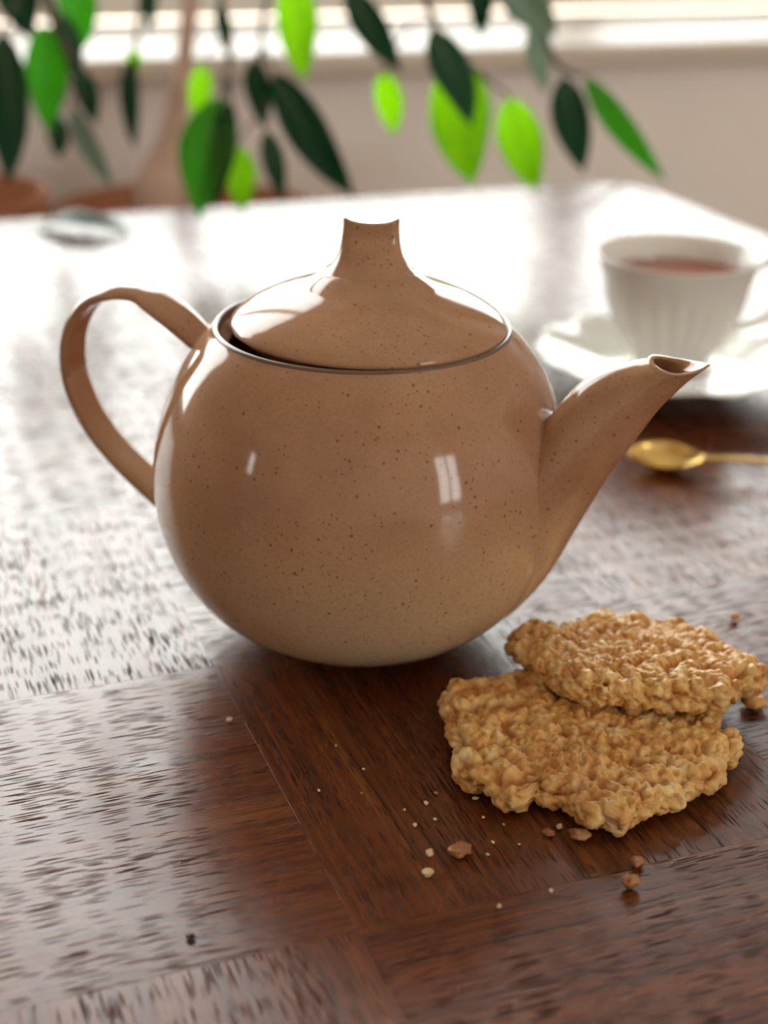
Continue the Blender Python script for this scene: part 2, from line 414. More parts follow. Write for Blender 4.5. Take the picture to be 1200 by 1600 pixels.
# one veneer panel, bevelled, shared by all
g_ = 0.00004; bv = 0.00003
def panel_mesh():
    h = A/2 - g_
    v = [(sx*h, sy*h, -TH) for sx, sy in ((-1,-1),(1,-1),(1,1),(-1,1))]
    v += [(sx*h, sy*h, -bv*0.6) for sx, sy in ((-1,-1),(1,-1),(1,1),(-1,1))]
    v += [(sx*(h-bv), sy*(h-bv), 0) for sx, sy in ((-1,-1),(1,-1),(1,1),(-1,1))]
    f = [(3,2,1,0), (8,9,10,11)]
    for k in range(4):
        q = (k+1) % 4; f += [(k, q, 4+q, 4+k), (4+k, 4+q, 8+q, 8+k)]
    me = bpy.data.meshes.new('veneer_panel'); me.from_pydata(v, [], f); me.materials.append(M['wood']); return me
pm_ = panel_mesh()
rp = random.Random(3)
for j in range(-5, 4):
    for i in range(-2, 3):
        o = bpy.data.objects.new('veneer_panel', pm_); COL.objects.link(o); o.parent = top
        o.location = ((i+0.5)*A, (j+0.5)*A, -ZF + rp.uniform(-0.00005, 0.00005))
        o.rotation_euler = (0, 0, (0 if (i+j) % 2 == 0 else math.pi/2) + (math.pi if rp.random() < 0.5 else 0))
# mitred border strips with rounded outer corners
def border(k):
    rc = 0.055
    x0, x1, y0, y1 = TU0, TU1, TV0, TV1
    X0, X1, Y0, Y1 = x0-BW, x1+BW, y0-BW, y1+BW
    cs = [((X0+rc, Y0+rc), 225), ((X1-rc, Y0+rc), 315), ((X1-rc, Y1-rc), 45), ((X0+rc, Y1-rc), 135)]
    inn = [(x0, y0), (x1, y0), (x1, y1), (x0, y1)]
    (ca, aa), (cb, ab) = cs[k], cs[(k+1) % 4]
    out = []
    for t in range(7): a = R(aa + 45*t/6); out.append((ca[0]+rc*math.cos(a), ca[1]+rc*math.sin(a)))
    for t in range(7): a = R(ab - 45 + 45*t/6); out.append((cb[0]+rc*math.cos(a), cb[1]+rc*math.sin(a)))
    poly = [inn[k]] + out + [inn[(k+1) % 4]]
    cx = (inn[k][0]+inn[(k+1) % 4][0])/2; cyy = (inn[k][1]+inn[(k+1) % 4][1])/2
    ang = (0, 90, 0, 90)[k]
    ca_, sa_ = math.cos(R(-ang)), math.sin(R(-ang))
    loc = [((x-cx)*ca_-(y-cyy)*sa_, (x-cx)*sa_+(y-cyy)*ca_) for x, y in poly]
    n = len(loc)
    v = [(x, y, -0.03) for x, y in loc] + [(x, y, 0) for x, y in loc]
    f = [tuple(range(n))[::-1], tuple(range(n, 2*n))] + [(q, (q+1) % n, n+(q+1) % n, n+q) for q in range(n)]
    o = obj_from('border_strip', v, f, M['wood_edge'], top, smooth=False)
    o.location = (cx-PU, cyy-PV, -ZF); o.rotation_euler = (0, 0, R(ang)); bevel(o, 0.003)
for k in range(4): border(k)
for lu in (TU0-BW+0.06, TU1+BW-0.11):
    for lv in (TV0-BW+0.06, TV1+BW-0.11):
        bevel(tb('leg', box_geo(lu, lu+0.05, lv, lv+0.05, ZF, -0.0282), 'wood_edge'), 0.005)
tb('apron', merge(box_geo(TU0-0.04, TU1+0.04, TV0-0.04, TV0-0.02, -0.1, -0.0283), box_geo(TU0-0.04, TU1+0.04, TV1+0.02, TV1+0.04, -0.1, -0.0283),
                  box_geo(TU0-0.04, TU0-0.02, TV0-0.02, TV1+0.02, -0.1, -0.0283), box_geo(TU1+0.02, TU1+0.04, TV0-0.02, TV1+0.02, -0.1, -0.0283)), 'wood_edge')

# ------------------------------------------------------------------ teapot
pot = empty('teapot', (-0.0093, 0.5517, 0.0002), R(-18))   # +x local points along the spout
tag(pot, 'round speckled brown stoneware teapot standing in the middle of the table', 'teapot')
prof = [(0.0, 0.0012), (0.020, 0.0012), (0.0275, 0.0), (0.031, 0.0), (0.0345, 0.0022), (0.0408, 0.0050), (0.0508, 0.0105), (0.0612, 0.0187), (0.0693, 0.0293), (0.0751, 0.0411), (0.0786, 0.0537), (0.0798, 0.0663),
        (0.0791, 0.0787), (0.0767, 0.0904), (0.0730, 0.1014), (0.0680, 0.1115), (0.0616, 0.1206), (0.0560, 0.1266)]
body_out = [tuple(p) for p in spline(prof[4:], 60)]
body_prof = prof[:4] + body_out + [(0.0556, 0.1273), (0.0550, 0.1277), (0.0543, 0.1276), (0.0538, 0.1271), (0.0535, 0.1255), (0.0535, 0.1235), (0.0500, 0.1225), (0.0495, 0.118),
             (0.060, 0.110), (0.070, 0.095), (0.0755, 0.066), (0.070, 0.04), (0.05, 0.016), (0.02, 0.008), (0.0, 0.008)]
body = obj_from('body', *revolve_geo(body_prof, 128), M['glaze'], pot)
rimg = revolve_geo([(0.05545 + 0.00062*math.cos(a), 0.12725 + 0.00085*math.sin(a)) for a in np.linspace(-0.6, math.pi+0.5, 9)], 128)
rim_o = obj_from('rim', *rings_geo([[(r*math.cos(2*math.pi*j/128), r*math.sin(2*math.pi*j/128), z) for j in range(128)] for r, z in
        [(0.0559, 0.12675), (0.05575, 0.1274), (0.0551, 0.12795), (0.0543, 0.1279), (0.05365, 0.1273), (0.05345, 0.1262)]]), M['rim'], body)

# lid with its knob, seated a touch to the right
def blend(a, b, t): return a + (b-a)*t
lid_prof = [(0.0, 0.1262), (0.040, 0.1255), (0.0455, 0.1240), (0.0462, 0.1236), (0.0470, 0.1240), (0.0475, 0.1262), (0.0502, 0.1268), (0.0512, 0.1276), (0.0512, 0.1288)]
dome = [(0.0506, 0.1297), (0.0480, 0.1322), (0.0430, 0.1353), (0.0370, 0.1382), (0.0300, 0.1410), (0.0235, 0.1434), (0.0190, 0.1460)]
lid_prof += [tuple(p) for p in spline(dome, 24)] + [(0.0170, 0.1478), (0.010, 0.149), (0.0, 0.1492)]
lid = obj_from('lid', *revolve_geo(lid_prof, 128), M['glaze'], pot)
lid.location = (0.0014, -0.0006, 0.0008); lid.rotation_euler = (0.004, 0.012, 0)
kp = spline([(0.0285, 0.1412), (0.0240, 0.14325), (0.0195, 0.14585), (0.0155, 0.1487), (0.0125, 0.1524), (0.0110, 0.1570), (0.0103, 0.1620), (0.0101, 0.1655), (0.0102, 0.1672)], 26)
rings = []; NK = 72
def kring(r, z, sag=0.0, scale=1.0):
    t = min(1, max(0, (z-0.1465)/(0.161-0.1465))); ky = blend(1.0, 0.42, t**0.8)
    e = blend(2.0, 3.0, t); out = []
    for j in range(NK):
        a = 2*math.pi*j/NK; c, s = math.cos(a), math.sin(a)
        x = math.copysign(abs(c)**(2/e), c)*r*scale; y = math.copysign(abs(s)**(2/e), s)*r*ky*scale
        out.append((x, y, z - sag*(1-min(1, (x/r)**2)) - 0.0005*(sag > 0)*(y/r)**2/0.16))
    return out
for r, z in kp:
    t = max(0, (z-0.158)/0.0092); rings.append(kring(r, z, 0.0011*t))
for sc, dz in ((0.96, 0.0006), (0.88, 0.0006), (0.7, 0.0001), (0.4, -0.0002), (0.05, -0.0003)):
    rr = kring(0.0102, 0.1676+dz*0.5, 0.0011, sc); rings.append(rr)
knob = obj_from('knob', *rings_geo(rings, True, True), M['glaze'], lid); knob.rotation_euler = (0, 0, R(18))

# spout: loft of stations (upper s,z), (lower s,z), half width
st = [((0.050, 0.088), (0.040, 0.018), 0.030), ((0.0690, 0.0975), (0.0575, 0.0145), 0.0285), ((0.0765, 0.1065), (0.0748, 0.0345), 0.0245), ((0.0829, 0.1149), (0.0871, 0.0608), 0.0198),
      ((0.0890, 0.1197), (0.0960, 0.0800), 0.0164), ((0.0951, 0.1231), (0.1045, 0.0955), 0.0136), ((0.1005, 0.1252), (0.1110, 0.1070), 0.0117), ((0.1043, 0.1263), (0.1168, 0.1148), 0.0104),
      ((0.1062, 0.1270), (0.1222, 0.1212), 0.0098), ((0.1066, 0.1276), (0.1285, 0.1272), 0.0096)]
S = spline([(a[0], a[1], b[0], b[1], w) for a, b, w in st], 46)
NS = 64
def sring(s, shrink=0.0, tip=0.0, drop=0.0):
    us, uz, ls, lz, w = s; cx, cz = (us+ls)/2, (uz+lz)/2; hx, hz = (us-ls)/2, (uz-lz)/2
    L = math.hypot(hx, hz); k = max(0.05, (L-shrink)/L); ww = max(0.001, w-shrink); out = []
    for j in range(NS):
        a = 2*math.pi*j/NS; c, sn = math.cos(a), math.sin(a)
        nar = 1.0
        if tip and c < 0: nar = 1.0 - tip*0.42*(-c)**1.3          # narrows into the pouring lip
        out.append((cx+hx*c*k, ww*sn*nar, cz+hz*c*k-drop - (0.0022*tip*(sn*sn) if tip else 0)))
    return out
rings = []
n_s = len(S)
for i, s in enumerate(S):
    rings.append(sring(s, 0, max(0, (i-(n_s-9))/8.0)))
last = S[-1]
rings.append([(x, y, z+0.0004) for x, y, z in sring(last, 0.0006, 1.0)])
rings.append([(x, y, z+0.0002) for x, y, z in sring(last, 0.0014, 1.0)])
for i in range(n_s-2, n_s-16, -2):
    rings.append(sring(S[i], 0.0022, max(0, (i-(n_s-9))/8.0)))
spout = obj_from('spout', *rings_geo(rings, True, True), M['glaze'], pot)

# strap handle
hp = [(-0.058, 0.1085, 0.0075, 0.0034), (-0.0672, 0.1165, 0.0095, 0.0034), (-0.0760, 0.1235, 0.0112, 0.0030), (-0.0843, 0.1286, 0.0112, 0.0026), (-0.0905, 0.1306, 0.0082, 0.0024), (-0.0960, 0.1311, 0.0084, 0.0024), (-0.1025, 0.1305, 0.0106, 0.0025),
      (-0.1125, 0.1258, 0.0098, 0.0026), (-0.1203, 0.1158, 0.0092, 0.0027), (-0.1238, 0.1040, 0.0088, 0.0027), (-0.1230, 0.0904, 0.0086, 0.0027), (-0.1165, 0.0748, 0.0085, 0.0028), (-0.1050, 0.0609, 0.0085, 0.0030),
      (-0.0900, 0.0486, 0.0088, 0.0034), (-0.0715, 0.0360, 0.0095, 0.0040)]
H_ = spline(hp, 80); rings = []; NH = 40
for i, (s, z, hw, ht) in enumerate(H_):
    a_ = H_[max(0, i-1)]; b_ = H_[min(len(H_)-1, i+1)]; tx, tz = b_[0]-a_[0], b_[1]-a_[1]; l = math.hypot(tx, tz); nx, nz = -tz/l, tx/l
    ring = []
    for j in range(NH):
        a = 2*math.pi*j/NH; c, sn = math.cos(a), math.sin(a)
        yy = math.copysign(abs(c)**(2/2.6), c)*hw; d = math.copysign(abs(sn)**(2/2.6), sn)*ht
        d += -0.0010*(yy/hw)**2 * (-1)                              # shallow channel along the outer face
        ring.append((s+nx*d, yy, z+nz*d))
    rings.append(ring)
handle = obj_from('handle', *rings_geo(rings, True, True), M['glaze'], pot)

# ------------------------------------------------------------------ oat cookies
def cell_noise(P, scale, seed):
    Q = P*scale; I = np.floor(Q).astype(np.int64); Fm = Q-I
    f1 = np.full(len(P), 9.0); f2 = f1.copy()
    for dx in (-1, 0, 1):
        for dy in (-1, 0, 1):
            for dz in (-1, 0, 1):
                c = I+np.array([dx, dy, dz])
                h = (c[:, 0]*73856093) ^ (c[:, 1]*19349663) ^ (c[:, 2]*83492791) ^ (seed*2654435)
                p = []
                for k in range(3):
                    h = (h*1103515245+12345+k*7919) & 0x7fffffff; p.append(((h >> 8) & 0xffff)/65535.0)
                d = np.sqrt((dx+p[0]-Fm[:, 0])**2+(dy+p[1]-Fm[:, 1])**2+(dz+p[2]-Fm[:, 2])**2)
                f2 = np.where(d < f1, f1, np.minimum(f2, d)); f1 = np.minimum(f1, d)
    return f1, f2
def lumps(P, seed):
    w = np.array([P[:, 1]*310, P[:, 2]*310, P[:, 0]*310]).T
    P = P + 0.0004*np.sin(w + seed)
    f1, f2 = cell_noise(P*np.array([1, 1, 1.2]), 175, seed)
    big = np.sqrt(np.clip(1-(f1/0.80)**2, 0, 1))
    g1, g2 = cell_noise(P, 400, seed+5)
    small = np.sqrt(np.clip(1-(g1/0.8)**2, 0, 1))
    h1, _ = cell_noise(P, 75, seed+9)
    pit, _ = cell_noise(P, 215, seed+13)
    sel, _ = cell_noise(P, 95, seed+31)
    k1, _ = cell_noise(P, 760, seed+21)
    global OAT
    OAT = np.clip(0.62*big + 0.38*small, 0, 1)
    return 0.0040*(big-0.55) + 0.0018*(small-0.5) + 0.0006*(0.5-k1) + 0.0020*(0.55-h1) - 0.0046*np.clip((0.30-pit)/0.30, 0, 1)**0.7*np.clip(1.5-1.6*sel, 0, 1)

def cookie(name, px, zsurf, plane, thick, seed, label, cpx):
    """px: outline in photo pixels met on height zsurf; plane(x, y) -> mid height; thick: full thickness."""
    pts = np.array([on_z(x, y, zsurf(x, y) if callable(zsurf) else zsurf)[:2] for x, y in px])
    c = np.array(on_z(*cpx, zsurf(*cpx) if callable(zsurf) else zsurf)[:2])
    ang = np.arctan2(pts[:, 1]-c[1], pts[:, 0]-c[0]); rad = np.hypot(*(pts-c).T)
    o_ = np.argsort(ang); ang, rad = ang[o_], rad[o_]
    NT, NR = 480, 112
    th = np.linspace(-math.pi, math.pi, NT, endpoint=False)
    Rr = np.interp(th, np.concatenate([ang-2*math.pi, ang, ang+2*math.pi]), np.tile(rad, 3))
    ts = np.concatenate([np.linspace(0.02, 0.86, NR-30), 1-0.14*(1-np.linspace(0, 1, 32)[1:-1])**2])
    V = []
    e = 0.0065
    def layer(sign, tt):
        for t in tt:
            r = Rr*t; d = Rr*(1-t); q = np.clip(d/e, 0, 1); half = thick/2*np.sqrt(np.clip(1-(1-q)**2.4, 0, 1))
            x = c[0]+r*np.cos(th); y = c[1]+r*np.sin(th)
            V.append(np.stack([x, y, plane(x, y)+sign*half], 1))
    layer(1, ts); layer(1, [1.0]); layer(-1, ts[::-1])
    n_r = len(V); P = np.concatenate(V)
    F = []
    for i in range(n_r-1):
        a = np.arange(NT); b = (a+1) % NT
        F.append(np.stack([i*NT+a, i*NT+b, (i+1)*NT+b, (i+1)*NT+a], 1))
    F = np.concatenate(F)
    # smooth normals
    fn = np.cross(P[F[:, 1]]-P[F[:, 0]], P[F[:, 3]]-P[F[:, 0]])
    nv = np.zeros_like(P)
    for k in range(4): np.add.at(nv, F[:, k], fn)
    nv /= np.linalg.norm(nv, axis=1, keepdims=True)+1e-12
    nv *= -1 if nv[0, 2] < 0 else 1
    P = P+nv*lumps(P, seed)[:, None]
    faces = [tuple(f) for f in F.tolist()]
    faces += [tuple(range(NT)), tuple((n_r-1)*NT+k for k in range(NT))]
    org = Vector((c[0], c[1], 0.0))
    ob = obj_from(name, P-np.array(org), faces, M['oat'])
    ob.location = org
    at = ob.data.attributes.new('oat', 'FLOAT', 'POINT'); at.data.foreach_set('value', OAT.astype(np.float32))
    # rest on whatever is below
    ob['label'] = label; ob['category'] = 'cookie'
    return ob
low_px = [(692, 1100), (700, 1080), (722, 1076), (760, 1074), (800, 1066), (850, 1052), (900, 1040), (980, 1040), (1060, 1062), (1105, 1098), (1122, 1128), (1108, 1150), (1150, 1160), (1152, 1180), (1138, 1200), (1112, 1232), (1080, 1238),
          (1066, 1252), (1020, 1262), (990, 1276), (980, 1284), (968, 1299), (945, 1284), (922, 1286), (902, 1268), (880, 1254), (856, 1250), (832, 1242), (810, 1256), (785, 1252), (760, 1240), (728, 1226), (714, 1212), (722, 1186), (704, 1150), (704, 1125)]
ck1 = cookie('oat_cookie', low_px, 0.006, lambda x, y: 0.0066 + 0*x, 0.0080, 3, 'large jagged golden oat cookie lying flat on the table, underneath the other cookie', (925, 1160))
up_px = [(798, 992), (806, 972), (822, 966), (850, 972), (900, 968), (928, 948), (940, 940), (962, 944), (1005, 952), (1055, 962), (1100, 980), (1120, 985), (1140, 1012), (1165, 1035), (1190, 1052), (1187, 1072), (1165, 1078),
         (1140, 1092), (1128, 1106), (1100, 1106), (1050, 1104), (1000, 1098), (950, 1095), (905, 1090), (880, 1078), (862, 1062), (845, 1046), (828, 1026), (806, 1008)]
def up_plane(x, y): return 0.0212 + (y-0.462)*(-0.150)
def up_z(x, y): return 0.0160
ck2 = cookie('oat_cookie', up_px, 0.0175, up_plane, 0.0105, 17, 'smaller sunlit oat cookie leaning on top of the jagged one, beside the teapot', (985, 1030))

# ------------------------------------------------------------------ crumbs
def crumb(px, py, w, h, mat, label, seed, flat=0.6, group=None, name='crumb', z0=0.0):
    rr = random.Random(seed); d = (on_z(px, py, 0)-CPOS).dot(_f); sx = w*d/FPX/2; sy = h*d/FPX/2
    bm = bmesh.new(); bmesh.ops.create_icosphere(bm, subdivisions=3 if w > 12 else 2, radius=1.0)
    off = Vector((rr.uniform(0, 99), rr.uniform(0, 99), rr.uniform(0, 99)))
    hz = max(sx*flat*0.8, min(sx, sy)*0.6)
    for v in bm.verts:
        k = 1+0.42*mnoise.noise(v.co*1.5+off)+0.22*mnoise.noise(v.co*3.7+off)
        v.co = Vector((v.co.x*sx*k, v.co.y*sx*0.8*k, v.co.z*hz*k))
    zmin = min(v.co.z for v in bm.verts)
    for v in bm.verts: v.co.z -= zmin
    me = bpy.data.meshes.new(name); bm.to_mesh(me); bm.free(); me.materials.append(M[mat])
    me.polygons.foreach_set('use_smooth', [True]*len(me.polygons))
    o = bpy.data.objects.new(name, me); COL.objects.link(o)
    p = on_z(px, py, hz*0.7); o.location = (p.x, p.y, 0.0002+z0); o.rotation_euler = (0, 0, rr.uniform(0, 6.28) if abs(w-h) < 8 else 0.1)
    tag(o, label, 'crumb', group); return o
big = [(671, 1335, 15, 17, 'oat_pale', 'pale crumb, upper of the two below the cookies at left', 1), (668, 1366, 20, 20, 'oat_pale', 'pale crumb, lower of the two below the cookies at left', 2),
       (718, 1331, 36, 16, 'oat_brown', 'thin reddish brown flake right of two pale crumbs', 3), (906, 1308, 32, 24, 'oat_brown', 'reddish brown chunk just below the jagged cookie corner', 4),
       (857, 1303, 20, 16, 'oat_brown', 'small dim brown crumb left of the reddish chunk', 5), (874, 1293, 13, 9, 'oat_pale', 'little pale crumb in the shade under the jagged cookie', 6),
       (985, 1381, 30, 34, 'oat_brown', 'tall brown crumb standing on the panel joint at lower right', 7), (995, 1349, 24, 18, 'oat_brown', 'tan crumb just behind the tall brown one', 8),
       (1147, 966, 17, 16, 'oat_plain', 'golden crumb on the bare wood behind the cookies at right', 9), (1177, 1098, 40, 26, 'oat_plain', 'broken wedge of cookie at the right end under the upper cookie', 10),
       (298, 1465, 15, 8, 'burnt', 'black burnt speck on the lit panel at lower left', 11), (358, 1126, 11, 8, 'oat_pale', 'lone white speck left of the teapot shadow centre', 12)]
for x, y, w, h, mt, lb, sd in big: crumb(x, y, w, h, mt, lb, sd, 0.9 if sd in (7,) else 0.6)
specks = [(666, 1256, 10, 'roundest tiny pale crumb just left of the jagged cookie tip'), (680, 1281, 7, 'thin pale speck below the roundest tiny crumb'), (648, 1290, 10, 'flat pale speck left of the thin one, above the two pale crumbs'),
 (743, 1249, 10, 'pale flake touching the shade right under the jagged cookie edge'), (755, 1278, 6, 'pale grain below the flake under the cookie edge'), (770, 1317, 7, 'white grain right of the thin reddish flake'),
 (762, 1336, 7, 'pinkish grain below the white one, right of the reddish flake'), (568, 1203, 6, 'white grain alone on the dark panel in front of the teapot'), (498, 1236, 6, 'white grain furthest left on the dark panel in front of the teapot'),
 (861, 1393, 8, 'white speck on the panel joint, right of the round white one'), (780, 1417, 10, 'round white speck nearest the lower panel joint'), (787, 1289, 5, 'dot of crumb between the cookie edge and the white grain'),
 (811, 1320, 5, 'dot of crumb left of the small dim brown crumb'), (632, 1266, 5, 'dot of crumb left of the roundest tiny crumb'), (681, 1240, 8, 'dim brown speck beside the lower left end of the jagged cookie'),
 (525, 1166, 4, 'faintest dot in the dark shade right in front of the teapot'), (565, 1240, 4, 'faint dot midway between the lone white grain and the pale crumbs')]
for k, (x, y, w, lb) in enumerate(specks):
    crumb(x, y, w, w*0.8, 'oat_brown' if w == 8 and x == 681 else 'oat_pale', lb, 40+k, 0.5, 'tiny crumbs in front of the teapot')

# ------------------------------------------------------------------ cup, saucer, tea, spoon
SC = Vector((0.169, 0.868, 0.0))
saucer = empty('saucer', SC + Vector((0, 0, 0.0002))); tag(saucer, 'white porcelain saucer under the teacup', 'saucer')
def scal(p, a, r, z):
    k = max(0, (r-0.05)/0.03)
    return (p[0]*(1+0.012*k*math.cos(12*a)), p[1]*(1+0.012*k*math.cos(12*a)), z+0.0012*k*math.cos(12*a))
sp_ = [(0, 0.003), (0.022, 0.003), (0.024, 0.0), (0.028, 0.0), (0.030, 0.0035), (0.045, 0.0075), (0.065, 0.0140), (0.0790, 0.0185), (0.0805, 0.0192), (0.0798, 0.0200), (0.0775, 0.0198), (0.064, 0.0165), (0.045, 0.0105), (0.030, 0.0070), (0.0255, 0.0068), (0.024, 0.0060), (0, 0.0058)]
obj_from('dish', *revolve_geo(sp_, 96, scal), M['china'], saucer)
cup = empty('teacup', SC + Vector((-0.0015, 0.004, 0.0076)), R(8)); tag(cup, 'white fluted porcelain teacup of tea on its saucer, back right', 'cup')
def flute(p, a, r, z):
    t = min(1, max(0, (z-0.006)/0.02))*min(1, max(0, (0.056-z)/0.012)); k = 1+0.014*t*math.cos(24*a)
    return (p[0]*k, p[1]*k, z)
CSR, CSZ = 1.09, 1.14
co = spline([(r*CSR, z*CSZ) for r, z in [(0.0215, 0.0), (0.0222, 0.0035), (0.0205, 0.006), (0.0245, 0.012), (0.0310, 0.022), (0.0365, 0.036), (0.0400, 0.050), (0.0438, 0.0600)]], 40)
cup_prof = [(0.0, 0.0025), (0.018, 0.0025), (0.0195, 0.0)] + [tuple(p) for p in co] + [(r*CSR, z*CSZ) for r, z in [(0.0440, 0.0607), (0.0435, 0.0612), (0.0427, 0.0606), (0.0385, 0.050), (0.0348, 0.036), (0.0293, 0.023), (0.022, 0.0135), (0.012, 0.0105), (0, 0.010)]]
obj_from('bowl', *revolve_geo(cup_prof, 144, flute), M['china'], cup)
hpz = spline([(0.0385, 0.0475), (0.046, 0.0545), (0.056, 0.0560), (0.0625, 0.0490), (0.0615, 0.0385), (0.054, 0.0280), (0.043, 0.0225), (0.0305, 0.0225)], 36)
obj_from('handle', *tube_geo([(a*CSR, 0, b*CSZ) for a, b in hpz], [0.0026+0.0006*math.cos(i/35*math.pi*2) for i in range(36)], 12), M['china'], cup)
tea = obj_from('tea', *revolve_geo([(0, 0.0552), (0.0408, 0.0552), (0.0417, 0.0560), (0.0412, 0.0563), (0, 0.0562)], 72), M['tea'])
tea.location = cup.location; tag(tea, 'reddish brown tea filling the white fluted cup', 'tea')

spoon = empty('teaspoon', on_z(1034, 722, 0.004).to_3d()); spoon.location.z = 0.0003; spoon.rotation_euler = (R(14), 0, R(-7))
tag(spoon, 'golden teaspoon lying on the table in front of the saucer', 'spoon')
def spoon_bowl():
    NX, NY = 30, 20; top_, bot_ = [], []
    for i in range(NX+1):
        t = i/NX; x = -0.0175+0.0385*t
        hw = 0.0125*math.sin(math.pi*min(1, t*0.98+0.01))**0.62*(1.06-0.25*t)
        hw = max(hw, 0.0016)
        for j in range(NY+1):
            s = -1+2*j/NY; y = s*hw
            dep = 0.0088*math.sin(math.pi*min(1, max(0, t*0.95+0.03)))*(1-s*s)**0.8
            top_.append((x, y, 0.0100-0.001*t-dep)); bot_.append((x, y, 0.0093-0.001*t-dep))
    V = top_+bot_; n = len(top_); F = []
    w = NY+1
    for i in range(NX):
        for j in range(NY):
            a = i*w+j; F.append((a, a+1, a+w+1, a+w)); F.append((n+a, n+a+w, n+a+w+1, n+a+1))
    for i in range(NX):
        a = i*w; F.append((a, a+w, n+a+w, n+a)); a = i*w+NY; F.append((a, n+a, n+a+w, a+w))
    for j in range(NY):
        a = j; F.append((a, n+a, n+a+1, a+1)); a = NX*w+j; F.append((a, a+1, n+a+1, n+a))
    return V, F
zs_ = min(v[2] for v in spoon_bowl()[0])
vb, fb = spoon_bowl(); vb = [(x, y, z-zs_) for x, y, z in vb]
obj_from('bowl', vb, fb, M['gold'], spoon)
sh = spline([(0.0195, 0.0085-zs_+0.0003, 0.0022, 0.0010), (0.030, 0.0090-zs_, 0.0020, 0.0012), (0.055, 0.0085-zs_, 0.0019, 0.0012), (0.085, 0.0058-zs_, 0.0024, 0.0011), (0.108, 0.0040-zs_+0.0005, 0.0042, 0.0010), (0.118, 0.0042-zs_+0.0005, 0.0030, 0.0009)], 40)
obj_from('handle', *rings_geo([[(x, hw*math.cos(2*math.pi*j/14), max(0.00005, z+ht*math.sin(2*math.pi*j/14))) for j in range(14)] for x, z, hw, ht in sh], True, True), M['gold'], spoon)

# ------------------------------------------------------------------ plant behind the table
def planter_geo(r, h):
    return revolve_geo([(0, 0.0), (r*0.7, 0.0), (r*0.72, 0.006), (r*0.95, h-0.06), (r*0.96, h-0.055), (r*1.04, h-0.055), (r*1.05, h-0.004), (r*1.02, h), (r*0.96, h-0.002), (r*0.93, h-0.03), (r*0.6, h-0.04), (0, h-0.04)], 64)
PB = uv(0.345, 1.455, ZF)
plant = empty('potted_fig', PB); tag(plant, 'weeping fig with drooping green leaves behind the table at the window', 'plant')
PH = 0.70
pl_pot = obj_from('planter', *planter_geo(0.125, PH), M['terracotta'], plant)
obj_from('soil', *revolve_geo([(0, PH-0.0385), (0.05, PH-0.0385), (0.11, PH-0.0385), (0.112, PH-0.033), (0.06, PH-0.028), (0, PH-0.024)], 32), M['soil'], plant)
def loc(p): return Vector(p)-PB
trunk_px = [(252, 352, 1.47, 0.027), (250, 310, 1.47, 0.026), (254, 265, 1.47, 0.020), (268, 210, 1.47, 0.013), (282, 130, 1.46, 0.0095), (294, 40, 1.46, 0.0085), (302, -120, 1.45, 0.008), (300, -320, 1.44, 0.0075), (330, -560, 1.42, 0.006), (380, -760, 1.40, 0.004)]
tp = spline([(*at_d(x, y, d), r) for x, y, d, r in trunk_px], 60)
obj_from('trunk', *tube_geo([loc(p[:3]) for p in tp], [p[3] for p in tp], 14), M['bark'], plant)
branches = {
 'l': [(300, -320, 1.44, .006), (190, -420, 1.36, .0055), (100, -330, 1.28, .005), (62, -140, 1.24, .0045), (70, -20, 1.22, .0042), (100, 70, 1.21, .0038), (132, 160, 1.21, .0026)],
 'l2': [(302, -160, 1.45, .005), (262, -240, 1.36, .004), (232, -140, 1.28, .003), (222, -20, 1.26, .0025), (212, 75, 1.26, .0018)],
 'c': [(300, -330, 1.44, .005), (330, -360, 1.34, .004), (340, -180, 1.27, .0035), (345, 0, 1.24, .003), (358, 70, 1.22, .0028), (352, 150, 1.21, .0016)],
 'c2': [(330, -560, 1.42, .005), (410, -480, 1.32, .004), (432, -260, 1.26, .003), (428, -60, 1.23, .0025), (408, 60, 1.22, .002), (418, 190, 1.21, .0012)],
 'r': [(330, -560, 1.42, .005), (470, -600, 1.32, .0045), (590, -400, 1.24, .004), (640, -180, 1.2, .0035), (668, 0, 1.18, .003), (700, 70, 1.17, .0022), (780, 140, 1.16, .0012)],
 'rr': [(380, -760, 1.40, .004), (600, -740, 1.3, .004), (760, -460, 1.22, .0035), (820, -160, 1.18, .003), (845, 20, 1.17, .0026), (868, 95, 1.16, .002), (900, 118, 1.16, .0014)],
}
bpts = []
for k, b in branches.items():
    q = spline([(*at_d(x, y, d), r) for x, y, d, r in b], 48)
    obj_from('branch', *tube_geo([loc(p[:3]) for p in q], [p[3] for p in q], 10), M['twig'], plant)
    bpts += [(Vector(p[:3]), p[3]) for p in q[6:]]
NLX, NLY = 16, 8
